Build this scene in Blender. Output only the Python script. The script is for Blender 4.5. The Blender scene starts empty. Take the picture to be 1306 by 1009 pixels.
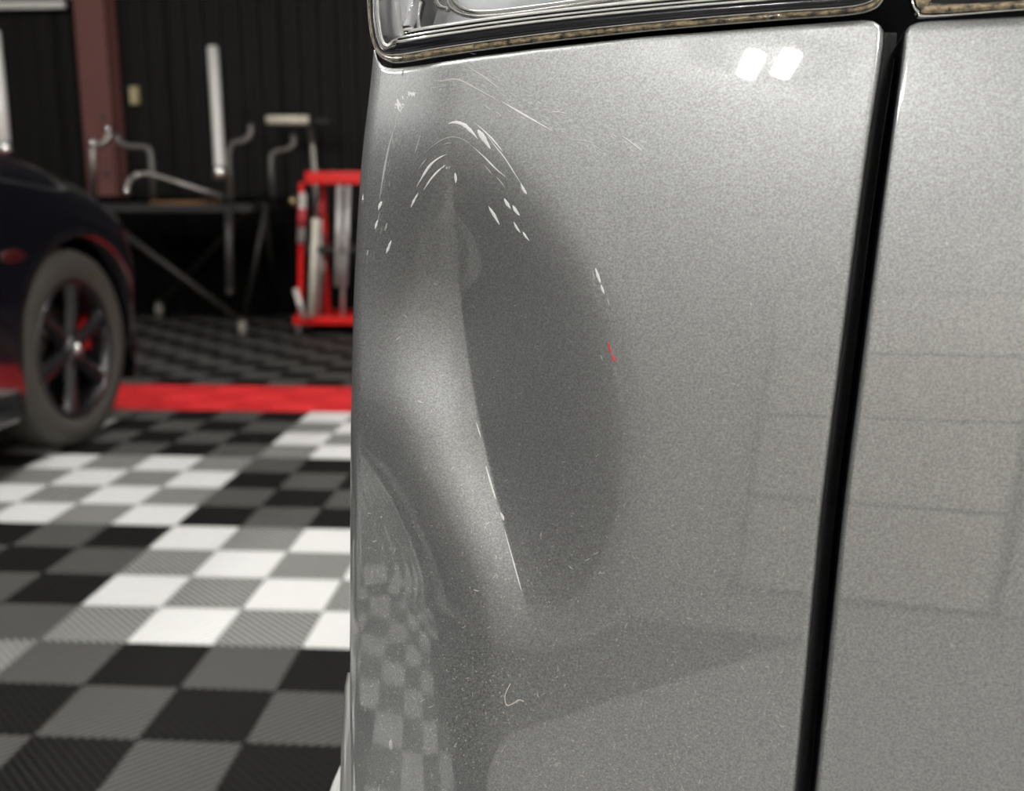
import bpy, bmesh, math, random
import numpy as np
from mathutils import Vector, Matrix
random.seed(7)
rng = np.random.default_rng(7)
C = bpy.context.scene.collection
scene = bpy.context.scene
# ------------------------------------------------------------------ camera
F = 1311.5; CX, CY = 653.0, 504.5
PITCH = 0.20004; YAW = 0.0624
W = 0.2                                   # floor tile pitch
CAM = Vector((3.98973*W, -8.44121*W, 4.99569*W))
cam_data = bpy.data.cameras.new('camera'); cam = bpy.data.objects.new('camera', cam_data); C.objects.link(cam)
cam.location = CAM; cam.rotation_euler = (math.pi/2-PITCH, 0, YAW)
cam_data.sensor_width = 36.0; cam_data.lens = F/1306*36.0
cam_data.clip_start = 0.02; cam_data.clip_end = 60
cam_data.dof.use_dof = True; cam_data.dof.focus_distance = 0.345; cam_data.dof.aperture_fstop = 12.0
scene.camera = cam
# ------------------------------------------------------------------ light
world = bpy.data.worlds.new('world'); scene.world = world; world.use_nodes = True
world.node_tree.nodes['Background'].inputs[0].default_value = (0.8, 0.85, 1, 1)
world.node_tree.nodes['Background'].inputs[1].default_value = 0.05
scene.view_settings.view_transform = 'Standard'
scene.view_settings.look = 'None'
scene.view_settings.exposure = 0.3
scene.view_settings.gamma = 1.0
scene.view_settings.use_curve_mapping = False
LAMP = 165.0                               # ceiling tube emission
# ------------------------------------------------------------------ projection helpers
RM = cam.rotation_euler.to_matrix()
RMn = np.array(RM)
def at(u, v, Z):
    """point in the world seen at (u, v) at depth Z (metres along the optical axis)"""
    return CAM + RM @ Vector(((u-CX)/F*Z, -(v-CY)/F*Z, -Z))
def atn(u, v, Z):
    p = np.stack([(u-CX)/F*Z, -(v-CY)/F*Z, -Z], -1)
    return p @ RMn.T + np.array(CAM)
def ground(u, v, z=0.0):
    d = RM @ Vector(((u-CX)/F, -(v-CY)/F, -1))
    return CAM + d*((z-CAM.z)/d.z)
def at_y(u, v, y):
    d = RM @ Vector(((u-CX)/F, -(v-CY)/F, -1))
    return CAM + d*((y-CAM.y)/d.y)
# ------------------------------------------------------------------ materials
def mat(name, col, rough=0.5, metal=0.0, coat=0.0, spec=0.5, emit=0.0, noise=0.0, nscale=40, bump=0.0, trans=0.0, alpha=1.0, ior=1.5):
    m = bpy.data.materials.new(name); m.use_nodes = True
    nt = m.node_tree; b = nt.nodes['Principled BSDF']
    b.inputs['Base Color'].default_value = (*col, 1)
    b.inputs['Roughness'].default_value = rough
    b.inputs['Metallic'].default_value = metal
    b.inputs['Coat Weight'].default_value = coat
    b.inputs['Coat Roughness'].default_value = 0.04
    b.inputs['Specular IOR Level'].default_value = spec
    b.inputs['Transmission Weight'].default_value = trans
    b.inputs['IOR'].default_value = ior
    if emit:
        b.inputs['Emission Color'].default_value = (*col, 1); b.inputs['Emission Strength'].default_value = emit
    if noise or bump:
        tc = nt.nodes.new('ShaderNodeTexCoord'); n = nt.nodes.new('ShaderNodeTexNoise')
        n.inputs['Scale'].default_value = nscale; n.inputs['Detail'].default_value = 4
        nt.links.new(tc.outputs['Object'], n.inputs['Vector'])
        if noise:
            mr = nt.nodes.new('ShaderNodeMapRange'); mr.inputs[3].default_value = 1-noise; mr.inputs[4].default_value = 1+noise
            if noise > .5: mr.inputs[1].default_value = .33; mr.inputs[2].default_value = .67
            mx = nt.nodes.new('ShaderNodeVectorMath'); mx.operation = 'SCALE'; mx.inputs[0].default_value = col
            nt.links.new(n.outputs['Fac'], mr.inputs[0]); nt.links.new(mr.outputs[0], mx.inputs['Scale'])
            nt.links.new(mx.outputs[0], b.inputs['Base Color'])
        if bump:
            bp = nt.nodes.new('ShaderNodeBump'); bp.inputs['Strength'].default_value = bump; bp.inputs['Distance'].default_value = 0.002
            nt.links.new(n.outputs['Fac'], bp.inputs['Height']); nt.links.new(bp.outputs[0], b.inputs['Normal'])
    return m
def paint_mat():
    m = mat('grey_metallic_paint', (0.30, 0.305, 0.305), rough=0.45, metal=0.90, coat=1.0)
    nt = m.node_tree; b = nt.nodes['Principled BSDF']; N = nt.nodes.new; L = nt.links.new
    b.inputs['Coat Roughness'].default_value = 0.008; b.inputs['Coat IOR'].default_value = 1.8
    tc = N('ShaderNodeTexCoord')
    fl = N('ShaderNodeTexNoise'); fl.inputs['Scale'].default_value = 1500; fl.inputs['Detail'].default_value = 1.5
    L(tc.outputs['Object'], fl.inputs['Vector'])
    cl = N('ShaderNodeTexNoise'); cl.inputs['Scale'].default_value = 28; cl.inputs['Detail'].default_value = 3
    L(tc.outputs['Object'], cl.inputs['Vector'])
    mr = N('ShaderNodeMapRange'); mr.inputs[1].default_value = .25; mr.inputs[2].default_value = .75; mr.inputs[3].default_value = .74; mr.inputs[4].default_value = 1.28
    L(fl.outputs['Fac'], mr.inputs[0])
    mc = N('ShaderNodeMapRange'); mc.inputs[3].default_value = .95; mc.inputs[4].default_value = 1.05
    L(cl.outputs['Fac'], mc.inputs[0])
    mu = N('ShaderNodeMath'); mu.operation = 'MULTIPLY'; L(mr.outputs[0], mu.inputs[0]); L(mc.outputs[0], mu.inputs[1])
    sc = N('ShaderNodeVectorMath'); sc.operation = 'SCALE'; sc.inputs[0].default_value = (0.362, 0.371, 0.376)
    L(mu.outputs[0], sc.inputs['Scale'])
    # settled dust specks
    vo = N('ShaderNodeTexVoronoi'); vo.inputs['Scale'].default_value = 260; vo.inputs['Randomness'].default_value = 1
    L(tc.outputs['Object'], vo.inputs['Vector'])
    sp = N('ShaderNodeSeparateColor'); L(vo.outputs['Color'], sp.inputs[0])
    rad = N('ShaderNodeMapRange'); rad.inputs[1].default_value = .72; rad.inputs[2].default_value = 1.0; rad.inputs[3].default_value = 0.0; rad.inputs[4].default_value = .13
    L(sp.outputs[0], rad.inputs[0])
    lt = N('ShaderNodeMath'); lt.operation = 'LESS_THAN'; L(vo.outputs['Distance'], lt.inputs[0]); L(rad.outputs[0], lt.inputs[1])
    k = N('ShaderNodeMath'); k.operation = 'MULTIPLY'; k.inputs[1].default_value = .5; L(lt.outputs[0], k.inputs[0])
    mix = N('ShaderNodeMix'); mix.data_type = 'RGBA'
    L(k.outputs[0], mix.inputs['Factor']); L(sc.outputs[0], mix.inputs['A']); mix.inputs['B'].default_value = (.62, .62, .58, 1)
    L(mix.outputs['Result'], b.inputs['Base Color'])
    bp = N('ShaderNodeBump'); bp.inputs['Strength'].default_value = .10; bp.inputs['Distance'].default_value = .0004
    L(fl.outputs['Fac'], bp.inputs['Height']); L(bp.outputs[0], b.inputs['Normal'])
    return m
def tile_mat(name, col, sgn):
    m = mat(name, col, rough=.62, spec=.22 if max(col) > .05 else .10)
    nt = m.node_tree; b = nt.nodes['Principled BSDF']; N = nt.nodes.new; L = nt.links.new
    geo = N('ShaderNodeNewGeometry'); s = N('ShaderNodeSeparateXYZ'); L(geo.outputs['Position'], s.inputs[0])
    op = N('ShaderNodeMath'); op.operation = 'SUBTRACT' if sgn > 0 else 'ADD'; L(s.outputs[0], op.inputs[0]); L(s.outputs[1], op.inputs[1])
    mu = N('ShaderNodeMath'); mu.operation = 'MULTIPLY'; mu.inputs[1].default_value = 2*math.pi/(W/9.5); L(op.outputs[0], mu.inputs[0])
    si = N('ShaderNodeMath'); si.operation = 'SINE'; L(mu.outputs[0], si.inputs[0])
    mr = N('ShaderNodeMapRange'); mr.inputs[1].default_value = -.55; mr.inputs[2].default_value = -.05; mr.inputs[3].default_value = 0; mr.inputs[4].default_value = 1
    L(si.outputs[0], mr.inputs[0])
    # the open slots between the ribs are dark
    mix = N('ShaderNodeMix'); mix.data_type = 'RGBA'; L(mr.outputs[0], mix.inputs['Factor'])
    mix.inputs['A'].default_value = (*[c*(.04 if max(col) < .5 else .5) for c in col], 1); mix.inputs['B'].default_value = (*col, 1)
    L(mix.outputs['Result'], b.inputs['Base Color'])
    bp = N('ShaderNodeBump'); bp.inputs['Strength'].default_value = .5; bp.inputs['Distance'].default_value = .002
    L(mr.outputs[0], bp.inputs['Height']); L(bp.outputs[0], b.inputs['Normal'])
    return m
# ------------------------------------------------------------------ mesh helpers
def newmesh(name, verts, faces, m, parent=None, smooth=True, sharp=None):
    me = bpy.data.meshes.new(name); me.from_pydata([tuple(v) for v in verts], [], faces)
    if smooth:
        me.polygons.foreach_set('use_smooth', [True]*len(me.polygons))
    me.update()
    o = bpy.data.objects.new(name, me); C.objects.link(o)
    if m: me.materials.append(m)
    if parent is not None: adopt(o, parent)
    return o
def adopt(o, parent):
    o.parent = parent
    bpy.context.view_layer.update()
    o.matrix_parent_inverse = parent.matrix_world.inverted()
def empty(name, loc, label=None, cat=None, group=None):
    o = bpy.data.objects.new(name, None); C.objects.link(o); o.location = loc; o.empty_display_size = .05
    if label: tag(o, label, cat, group)
    bpy.context.view_layer.update()
    return o
def tag(o, label, cat, group=None):
    o['label'] = label; o['category'] = cat
    if group: o['group'] = group
    return o
def struct(o):
    o['kind'] = 'structure'; return o
class MB:
    def __init__(s): s.v = []; s.f = []
    def grid(s, P, closeu=False, closev=False):
        n = len(P); m = len(P[0]); b = len(s.v)
        for r in P: s.v += [tuple(p) for p in r]
        for i in range(n if closeu else n-1):
            for j in range(m if closev else m-1):
                a, c = (i+1) % n, (j+1) % m
                s.f.append((b+i*m+j, b+i*m+c, b+a*m+c, b+a*m+j))
        return b
    def tube(s, pts, r, n=10, caps=True):
        pts = [Vector(p) for p in pts]; rr = r if isinstance(r, (list, tuple)) else [r]*len(pts)
        P = []; up = None
        for i, p in enumerate(pts):
            t = (pts[min(i+1, len(pts)-1)]-pts[max(i-1, 0)]).normalized()
            if up is None:
                up = Vector((0, 0, 1)) if abs(t.z) < .9 else Vector((1, 0, 0))
            a = (up-t*up.dot(t)).normalized(); up = a; bb = t.cross(a)
            P.append([p+(a*math.cos(2*math.pi*k/n)+bb*math.sin(2*math.pi*k/n))*rr[i] for k in range(n)])
        b = s.grid(P, closev=True)
        if caps:
            s.f.append(tuple(b+k for k in range(n))[::-1]); e = b+(len(pts)-1)*n; s.f.append(tuple(e+k for k in range(n)))
        return s
    def box(s, c, d, M=None, bev=0.0):
        bm = bmesh.new(); bmesh.ops.create_cube(bm, size=1)
        for v in bm.verts: v.co = Vector((v.co.x*d[0], v.co.y*d[1], v.co.z*d[2]))
        if bev: bmesh.ops.bevel(bm, geom=bm.edges[:], offset=bev, segments=2, affect='EDGES', profile=.6)
        M = (Matrix.Translation(Vector(c)) @ M.to_4x4()) if M is not None else Matrix.Translation(Vector(c))
        bm.transform(M); b = len(s.v); bm.verts.index_update()
        s.v += [tuple(v.co) for v in bm.verts]; s.f += [tuple(b+v.index for v in f.verts) for f in bm.faces]; bm.free(); return s
    def lathe(s, prof, M, n=24):
        """prof [(axial, radius)], M maps local x = axis"""
        P = [[M @ Vector((a, r*math.cos(2*math.pi*k/n), r*math.sin(2*math.pi*k/n))) for k in range(n)] for a, r in prof]
        s.grid(P, closev=True); return s
    def ball(s, c, r, n=10, m=6, sc=(1, 1, 1)):
        P = [[Vector(c)+Vector((sc[0]*r*math.sin(t)*math.cos(p), sc[1]*r*math.sin(t)*math.sin(p), sc[2]*r*math.cos(t))) for p in [2*math.pi*k/n for k in range(n)]] for t in [math.pi*j/m for j in range(m+1)]]
        s.grid(P, closev=True); return s
    def build(s, name, m, parent=None, smooth=True):
        return newmesh(name, s.v, s.f, m, parent, smooth)
def smooth_path(pts, n=8):
    pts = [Vector(p) for p in pts]; out = []
    for i in range(len(pts)-1):
        p0 = pts[max(i-1, 0)]; p1 = pts[i]; p2 = pts[i+1]; p3 = pts[min(i+2, len(pts)-1)]
        for k in range(n):
            t = k/n
            out.append(.5*((2*p1)+(p2-p0)*t+(2*p0-5*p1+4*p2-p3)*t*t+(3*p1-p0-3*p2+p3)*t**3))
    out.append(pts[-1]); return out
# ------------------------------------------------------------------ materials used
M_paint = paint_mat()
M_black = mat('black_shadow_plastic', (.0015, .0015, .002), rough=.8, spec=.05)
M_cerm = mat('white_ceiling', (.72, .72, .71), rough=.9, noise=.05, nscale=3)
M_steelwall = mat('black_corrugated_steel', (.008, .008, .0078), rough=.6, spec=.18, noise=.2, nscale=5)
M_beige = mat('beige_wall', (.66, .64, .60), rough=.8, noise=.06, nscale=2)
M_dark = mat('charcoal_wall', (.026, .026, .028), rough=.7, noise=.1, nscale=2)
M_lamp = mat('lit_tube', (1, .98, .94), emit=LAMP)
M_white = mat('white_enamel', (.75, .75, .72), rough=.4, noise=.04, nscale=10)
# ------------------------------------------------------------------ room
X0, X1, Y0, Y1, ZC = -4.2, 5.2, -6.2, 6.55, 3.6
def quad(name, a, b, c, d, m, nx=1):
    return newmesh(name, [a, b, c, d], [(0, 1, 2, 3)], m, smooth=False)
floor = struct(MB().box(((X0+X1)/2, (Y0+Y1)/2, -.06), (X1-X0, Y1-Y0, .1)).build('floor', mat('dark_sub_floor', (.02, .02, .02), rough=.9, noise=.1), smooth=False))
struct(MB().box(((X0+X1)/2, (Y0+Y1)/2, ZC+.05), (X1-X0, Y1-Y0, .1)).build('ceiling', M_cerm, smooth=False))
struct(MB().box((X0-.05, (Y0+Y1)/2, ZC/2), (.1, Y1-Y0, ZC)).build('wall_left', M_dark, smooth=False))
struct(MB().box((X1+.05, (Y0+Y1)/2, ZC/2), (.1, Y1-Y0, ZC)).build('wall_right', M_beige, smooth=False))
wf = struct(MB().box(((X0+X1)/2, Y0-.05, ZC/2), (X1-X0, .1, ZC)).build('wall_front', M_beige, smooth=False))
wb = struct(MB().box(((X0+X1)/2, Y1+.08, ZC/2), (X1-X0, .1, ZC)).build('wall_back', M_steelwall, smooth=False))
# corrugated sheets of the back wall, each a sheet of its own
sheet_me = None
def sheet(x0, width, z0, z1):
    prof = []; x = 0.0; p = width/6
    for k in range(6):
        for dx, dy in ((0, 0), (.32*p, 0), (.42*p, -.025), (.80*p, -.025), (.92*p, 0)):
            prof.append((k*p+dx, dy))
    prof.append((width, 0))
    v = [(x, y, z0) for x, y in prof]+[(x, y, z1) for x, y in prof]; n = len(prof)
    f = [(i, i+1, n+i+1, n+i) for i in range(n-1)]
    me = bpy.data.meshes.new('wall_panel'); me.from_pydata(v, [], f); me.materials.append(M_steelwall); return me
sm = sheet(0, .88, .0, 2.44)
for k in range(8):
    o = bpy.data.objects.new('wall_panel', sm); C.objects.link(o); o.location = (X0+.9*k+.01, Y1, 0); adopt(o, wb)
# white rail along the top of the sheets
struct(MB().box(((X0+X1)/2, Y1-.03, 2.475), (X1-X0, .1, .06), bev=.006).build('trim_1', M_white, smooth=False))
# sectional garage door behind the camera
door = struct(MB().box((-.97, Y0+.02, 1.36), (1.38, .03, 2.72)).build('door_1', M_dark, smooth=False))
M_doorp = mat('cream_door_panel', (.80, .75, .66), rough=.5, noise=.03, nscale=3)
for r in range(4):
    MB().box((-.97, Y0+.05, .36+r*.67), (1.30, .04, .645), bev=.012).build('door_panel', M_doorp, door, smooth=False)
struct(MB().box(((X0+X1)/2, (Y0-13*W)/2, -.009), (X1-X0, -13*W-Y0, .018)).build('floor', mat('concrete', (.42, .42, .41), rough=.6, noise=.15, nscale=4), smooth=False))
tag(MB().box((-1.93, -3.45, .0065), (2.55, 2.9, .012), bev=.003).build('added_dark_mat', mat('added_mat_black', (.02, .02, .02), rough=.8, noise=.1)), 'unseen black rubber mat added on the concrete to darken the panel reflection', 'mat')  # out of view, invented to darken the panel's lower left reflection
# ------------------------------------------------------------------ floor tiles
TM = {'B': tile_mat('black_ribbed_tile', (.015, .015, .0145), -1), 'G': tile_mat('grey_ribbed_tile', (.118, .118, .115), 1),
      'L': tile_mat('light_grey_ribbed_tile', (.33, .335, .32), -1), 'W': tile_mat('white_ribbed_tile', (.86, .87, .86), 1),
      'R': tile_mat('red_ribbed_tile', (.95, .045, .05), 1), 'r': tile_mat('red_ribbed_tile', (.80, .03, .035), -1)}
def tcol(i, j):
    e = (i+j) % 2 == 0
    if 14 <= j <= 16: return 'r' if e else 'R'
    if j > 16: return 'B' if e else 'G'
    light = (((i+2)//4)+((j-2)//4)) % 2 == 0 or (-11 <= i <= -7 and -9 <= j < -1)
    return ('L' if light else 'B') if e else ('W' if light else 'G')
tile_me = {}
for k, m in TM.items():
    mb = MB().box((0, 0, -.005), (W-.0022, W-.0022, .01), bev=.0016)
    me = bpy.data.meshes.new('floor_tile'); me.from_pydata(mb.v, [], mb.f); me.materials.append(m); tile_me[k] = me
def proj(p):
    q = RM.transposed() @ (Vector(p)-CAM)
    if q.z > -.05: return None
    return CX-q.x/q.z*F, CY+q.y/q.z*F, -q.z
cells = []; rest = {k: MB() for k in TM}
for i in range(math.ceil(X0/W), math.floor(X1/W)):
    for j in range(-13, math.floor(Y1/W)):
        c = ((i+.5)*W, (j+.5)*W, 0); q = proj(c)
        vis = q and -40 < q[0] < 500 and q[1] < 1120
        cells.append((q[2] if vis else 99, i, j))
cells.sort()
nv = 0
for d, i, j in cells:
    k = tcol(i, j); c = ((i+.5)*W, (j+.5)*W, 0)
    if d < 98 and nv < 298:
        o = bpy.data.objects.new('floor_tile', tile_me[k]); C.objects.link(o); o.location = c; o.parent = floor; nv += 1
    else:
        h = W/2-.001; b = len(rest[k].v)
        rest[k].v += [(c[0]-h, c[1]-h, 0), (c[0]+h, c[1]-h, 0), (c[0]+h, c[1]+h, 0), (c[0]-h, c[1]+h, 0)]
        rest[k].f.append((b, b+1, b+2, b+3))
av = []; af = []; mi = []; order = list(TM)
for n_, k in enumerate(order):
    b = len(av); av += rest[k].v; af += [tuple(b+x for x in f) for f in rest[k].f]; mi += [n_]*len(rest[k].f)
o = newmesh('floor_tile_field', av, af, None, floor, smooth=False); o['kind'] = 'stuff'
for k in order: o.data.materials.append(TM[k])
o.data.polygons.foreach_set('material_index', mi)
# ------------------------------------------------------------------ ceiling lamps
M_fix = mat('lamp_housing', (.010, .010, .010), rough=.8, spec=.1)
def lamp(x, y, rz, label, length=.34, r=.05, off=.074, m=None, level=False):
    root = empty('ceiling_lamp', (x, y, ZC), label, 'lamp', 'twin tube ceiling lamps')
    R = Matrix.Rotation(rz, 3, 'Z')
    MB().box((x, y, ZC-.03), (length+.12, 5*off, .05), M=R, bev=.008).build('housing', M_fix, root, smooth=False)
    for s in (-1, 1):
        sh = Vector((s*off, 0, 0)) if level else R @ Vector((0, s*off, 0))
        a = R @ Vector((-length/2+.03, 0, 0))+sh; b = R @ Vector((length/2-.03, 0, 0))+sh; c = Vector((x, y, ZC-.10))
        MB().tube([c+a, c+b], r, 12).build('tube', m or M_lamp, root)
LAMPS = [(-.508, -3.868), (2.2, -3.97), (-3.4, -1.2), (-.6, -1.0), (2.2, -1.0), (-3.4, 1.8), (-.6, 1.8), (2.2, 1.8)]
for x, y in LAMPS[1:]:
    lamp(x, y, math.radians(60), 'twin tube lamp on the ceiling out of view above the workshop')
lamp(*LAMPS[0], math.radians(52), 'short twin tube lamp whose twin glint shows at the top right of the grey panel', .30, .024, .072, mat('bright_lit_tube', (1, .98, .94), emit=400), True)

# ================================================================== NEAR CAR
def itp(x, xs, ys): return np.interp(x, xs, ys)
def smooth_curve(xs, ys, sig):
    g = np.arange(-300., 1500., 2.); y = np.interp(g, xs, ys)
    # keep the end slopes when smoothing
    y[g < xs[0]] = ys[0]+(ys[1]-ys[0])/(xs[1]-xs[0])*(g[g < xs[0]]-xs[0]); y[g > xs[-1]] = ys[-1]+(ys[-1]-ys[-2])/(xs[-1]-xs[-2])*(g[g > xs[-1]]-xs[-1])
    k = np.arange(-int(3*sig/2), int(3*sig/2)+1)*2.; w = np.exp(-.5*(k/sig)**2); w /= w.sum(); p = len(k)//2
    yp = np.concatenate([y[0]-(y[1:p+1]-y[0])[::-1], y, y[-1]+(y[-1]-y[-p-1:-1])[::-1]])
    ysm = np.convolve(yp, w, 'valid')
    return lambda v: np.interp(v, g, ysm)
f_sil = smooth_curve([0, 62, 108, 196, 294, 400, 560, 700, 850, 960, 1009, 1200], [479, 477.6, 472.7, 461, 454.7, 450, 447, 446.5, 446, 447, 448, 449], 36)
def f_top(u): return itp(u, [470, 478, 482, 488, 495, 503, 538, 597, 685, 820, 1000, 1103, 1114, 1122, 1127, 1130], [60, 64, 76, 83.5, 86.5, 87, 83, 73.6, 62, 47, 33, 25.5, 27, 32, 40, 50])
f_gl = smooth_curve([0, 60, 150, 300, 650, 1009, 1200], [1130, 1128, 1112, 1092, 1048, 1015, 998], 40)
f_gr = smooth_curve([0, 27, 60, 150, 300, 650, 1009, 1200], [1158, 1157, 1153, 1140, 1120, 1075, 1039, 1020], 40)
def sstep(x, a, b):
    t = np.clip((x-a)/(b-a), 0, 1); return t*t*(3-2*t)
def base_Z(u, v):
    inv = 3.02+.00095*(u-653)+(-.00012)*(v-504)
    Z = 1/inv
    y = (v-560)/F*.33
    return Z+y*y/2/np.where(np.asarray(v) < 560, .78, 1.8)
crease = smooth_curve([150, 190, 300, 400, 500, 600, 680, 750, 800], [572, 575, 581, 590, 604, 625, 645, 665, 678], 30)
f_wr = smooth_curve([150, 250, 400, 520, 650, 800], [85, 155, 240, 255, 220, 150], 45)
f_wl = smooth_curve([150, 250, 330, 400, 520, 650, 800], [300, 310, 290, 235, 190, 185, 150], 40)
def dent_Z(u, v):
    c = crease(v)
    g = sstep(v, 150, 420)*(1-sstep(v, 560, 840))
    wr = f_wr(v); wl = f_wl(v)
    tr = np.clip((u-c)/wr, 0, 1); tl = np.clip((c-u)/wl, 0, 1)
    right = 1-(1.25*tr-.25*tr*tr) ; right = (1-tr)**3*(1+2.0*tr)
    left = (1-tl)**2*(1+1.2*tl)
    bowl = .0055*np.exp(-((u-545)/95)**2-((v-430)/120)**2)
    return .0125*g*np.where(u >= c, right, left)+bowl
_q = np.linspace(0, .08, 801)
_s = np.interp(_q, [0, .022, .052, .08], [1.05, .66, 0, 0]); _s = np.convolve(np.pad(_s, 40, mode='edge'), np.ones(81)/81, 'valid')
_c = np.concatenate([np.cumsum(_s[::-1])[::-1]*.0001])
def corner_Z(u, v, Wd=.0036, A=.007, p=2.0):
    """body corner: a tight edge roll, a gently bowed facet, then the flat of the panel"""
    q = np.maximum(u-f_sil(v), 0)*.36/F
    t = np.clip(q/Wd, 0, 1)
    return A*(1-np.sqrt(np.maximum(1-(1-t)**2, 0)))+np.interp(q/(.62+.38*sstep(v, 500, 770)), _q, _c)*(.40+.60*sstep(v, 490, 770))
def panel_Z(u, v):
    Z = base_Z(u, v)+corner_Z(u, v)+dent_Z(u, v)
    e = f_gl(v)-u; t = np.clip(e/9, 0, 1); Z = Z+.0022*(1-np.sqrt(np.maximum(1-(1-t)**2, 0)))
    e = v-f_top(u); t = np.clip(e/7, 0, 1); Z = Z+.0018*(1-np.sqrt(np.maximum(1-(1-t)**2, 0)))
    return Z
# parameter columns and rows
s1 = (1-np.cos(np.linspace(0, math.pi/2, 40)))*.12
s2 = np.linspace(.12, .985, 300)[1:]; s3 = .985+.015*np.sin(np.linspace(0, math.pi/2, 12)[1:])
S = np.concatenate([s1, s2, s3])
t1 = (1-np.cos(np.linspace(0, math.pi/2, 10)))*.008; t2 = np.linspace(.008, 1, 330)[1:]
T = np.concatenate([t1, t2])
def panel_uv(S, T):
    SS, TT = np.meshgrid(S, T)
    u = 440+SS*680; v = TT*1200
    for _ in range(30):
        top = f_top(u); v = top+TT*(1200-top); u = f_sil(v)+SS*(f_gl(v)-f_sil(v))
    return u, v
u, v = panel_uv(S, T)
Z = panel_Z(u, v)
P = atn(u, v, Z)
# return flange into the gap on the right, side of the car running away on the left
fl = []
for k in range(1, 9):
    fl.append(atn(u[:, -1]+2.2*k, v[:, -1]+0*k, Z[:, -1]+.0035*k))
fwd = np.array(RM @ Vector((.10, 0, -1))); side = []
for k in range(18, 0, -1):
    d = .012*k+.0018*k*k
    side.append(P[:, 0]+fwd*d+np.array(RM @ Vector((.05, 0, 0)))*(d*d*.3))
PP = np.concatenate([np.stack(side, 1), P, np.stack(fl, 1)], 1)
h_, w_ = PP.shape[:2]
idx = np.arange(h_*w_).reshape(h_, w_)
faces = np.stack([idx[:-1, :-1], idx[1:, :-1], idx[1:, 1:], idx[:-1, 1:]], -1).reshape(-1, 4)
carroot = empty('car', ground(760, 3000), 'silver grey car with a dented rear corner panel filling the right side', 'car')
me = bpy.data.meshes.new('quarter_panel'); me.from_pydata(PP.reshape(-1, 3).tolist(), [], faces.tolist())
me.polygons.foreach_set('use_smooth', [True]*len(me.polygons)); me.materials.append(M_paint)
panel = bpy.data.objects.new('quarter_panel', me); C.objects.link(panel); adopt(panel, carroot)
panel['label'] = 'dented and scratched grey corner panel under the clear lamp'
# tailgate panel right of the gap
def f_top2(u): return itp(u, [1150, 1160, 1170, 1185, 1306, 1500], [44, 33, 28.5, 26.5, 21, 12])
def gate_Z(u, v):
    Z = base_Z(u, v)+.0012
    e = u-f_gr(v); t = np.clip(e/7, 0, 1); Z = Z+.0025*(1-np.sqrt(np.maximum(1-(1-t)**2, 0)))
    e = v-f_top2(u); t = np.clip(e/13, 0, 1); Z = Z+.004*(1-np.sqrt(np.maximum(1-(1-t)**2, 0)))
    return Z
SS, TT = np.meshgrid(np.concatenate([(1-np.cos(np.linspace(0, math.pi/2, 10)))*.02, np.linspace(.02, 1, 110)[1:]]), np.concatenate([(1-np.cos(np.linspace(0, math.pi/2, 12)))*.014, np.linspace(.014, 1, 160)[1:]]))
u2 = 1150+SS*350; v2 = TT*1200
for _ in range(30):
    top = f_top2(u2); v2 = top+TT*(1200-top); u2 = f_gr(v2)+SS*(1520-f_gr(v2))
P2 = atn(u2, v2, gate_Z(u2, v2))
flg = [P2[:, 0]+np.array(RM @ Vector((.3, 0, -1)))*.004*k for k in range(6, 0, -1)]
tp = [P2[0]+np.array(RM @ Vector((.1, -.1, -1)))*.004*k for k in range(6, 0, -1)]
tpp = np.concatenate([np.repeat(np.stack(tp, 0)[:, :1], 6, 1), np.stack(tp, 0)], 1)
PG = np.concatenate([tpp, np.concatenate([np.stack(flg, 1), P2], 1)], 0)
h_, w_ = PG.shape[:2]; idx = np.arange(h_*w_).reshape(h_, w_)
faces = np.stack([idx[:-1, :-1], idx[1:, :-1], idx[1:, 1:], idx[:-1, 1:]], -1).reshape(-1, 4)
gate = newmesh('tailgate_panel', PG.reshape(-1, 3).tolist(), faces.tolist(), M_paint, carroot)
# dark body behind gaps
bk = []
for vv in (-140, 20, 300, 700, 1190):
    bk.append([at(uu, vv, float(base_Z(np.array(uu*1.), np.array(vv*1.)))+dd) for uu, dd in ((500, .075), (640, .05), (900, .035), (1090, .03), (1200, .03), (1500, .03))])
mb = MB(); mb.grid(bk); mb.build('inner_body', M_black, carroot)
# ------------------------------------------------------------------ tail light
M_chrome = mat('chrome', (.85, .85, .84), rough=.12, metal=1.0)
M_clear = mat('clear_lens', (.80, .81, .82), rough=.03, trans=.97, spec=.4, ior=1.45)
M_band = mat('dark_lens_edge', (.010, .010, .015), rough=.15, coat=.25, spec=.4)
M_seal = mat('brown_glue_seam', (.22, .17, .10), rough=.3, coat=.8, noise=.95, nscale=420, bump=1.0)
M_rim = mat('bright_lens_rim', (.88, .88, .86), rough=.22, coat=1.0, spec=.8)
tail = empty('tail_light', at(700, 30, .34))
adopt(tail, carroot)
# lower edge of the lamp, from the outside corner round to the gap
LU = [468, 468.5, 470, 474, 481, 492, 510, 560, 640, 740, 860, 1000, 1080, 1112, 1124, 1129]
LV = [-40, -5, 25, 50, 67, 76, 79.5, 71.5, 60, 48, 36, 24.5, 19, 12, 2, -12]
def lamp_path(off, dz, lat=0.0):
    """path parallel to the lower edge, off px above it, dz metres nearer(-)/farther(+)"""
    q = smooth_path([Vector((a, b, 0)) for a, b in zip(LU, LV)], 6); out = []
    for i, p in enumerate(q):
        t = (q[min(i+1, len(q)-1)]-q[max(i-1, 0)]).normalized(); n = Vector((t.y, -t.x, 0))
        tf = (.28+.72*float(sstep(p.x, 474, 506))); c = p+n*off*tf
        cc = max(c.x, 471.0)
        z = float(base_Z(np.array(cc), np.array(c.y))+corner_Z(np.array(max(cc, 469+.0)+8), np.array(70.)))
        out.append((c.x, c.y, z+dz))
    return out
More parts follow.
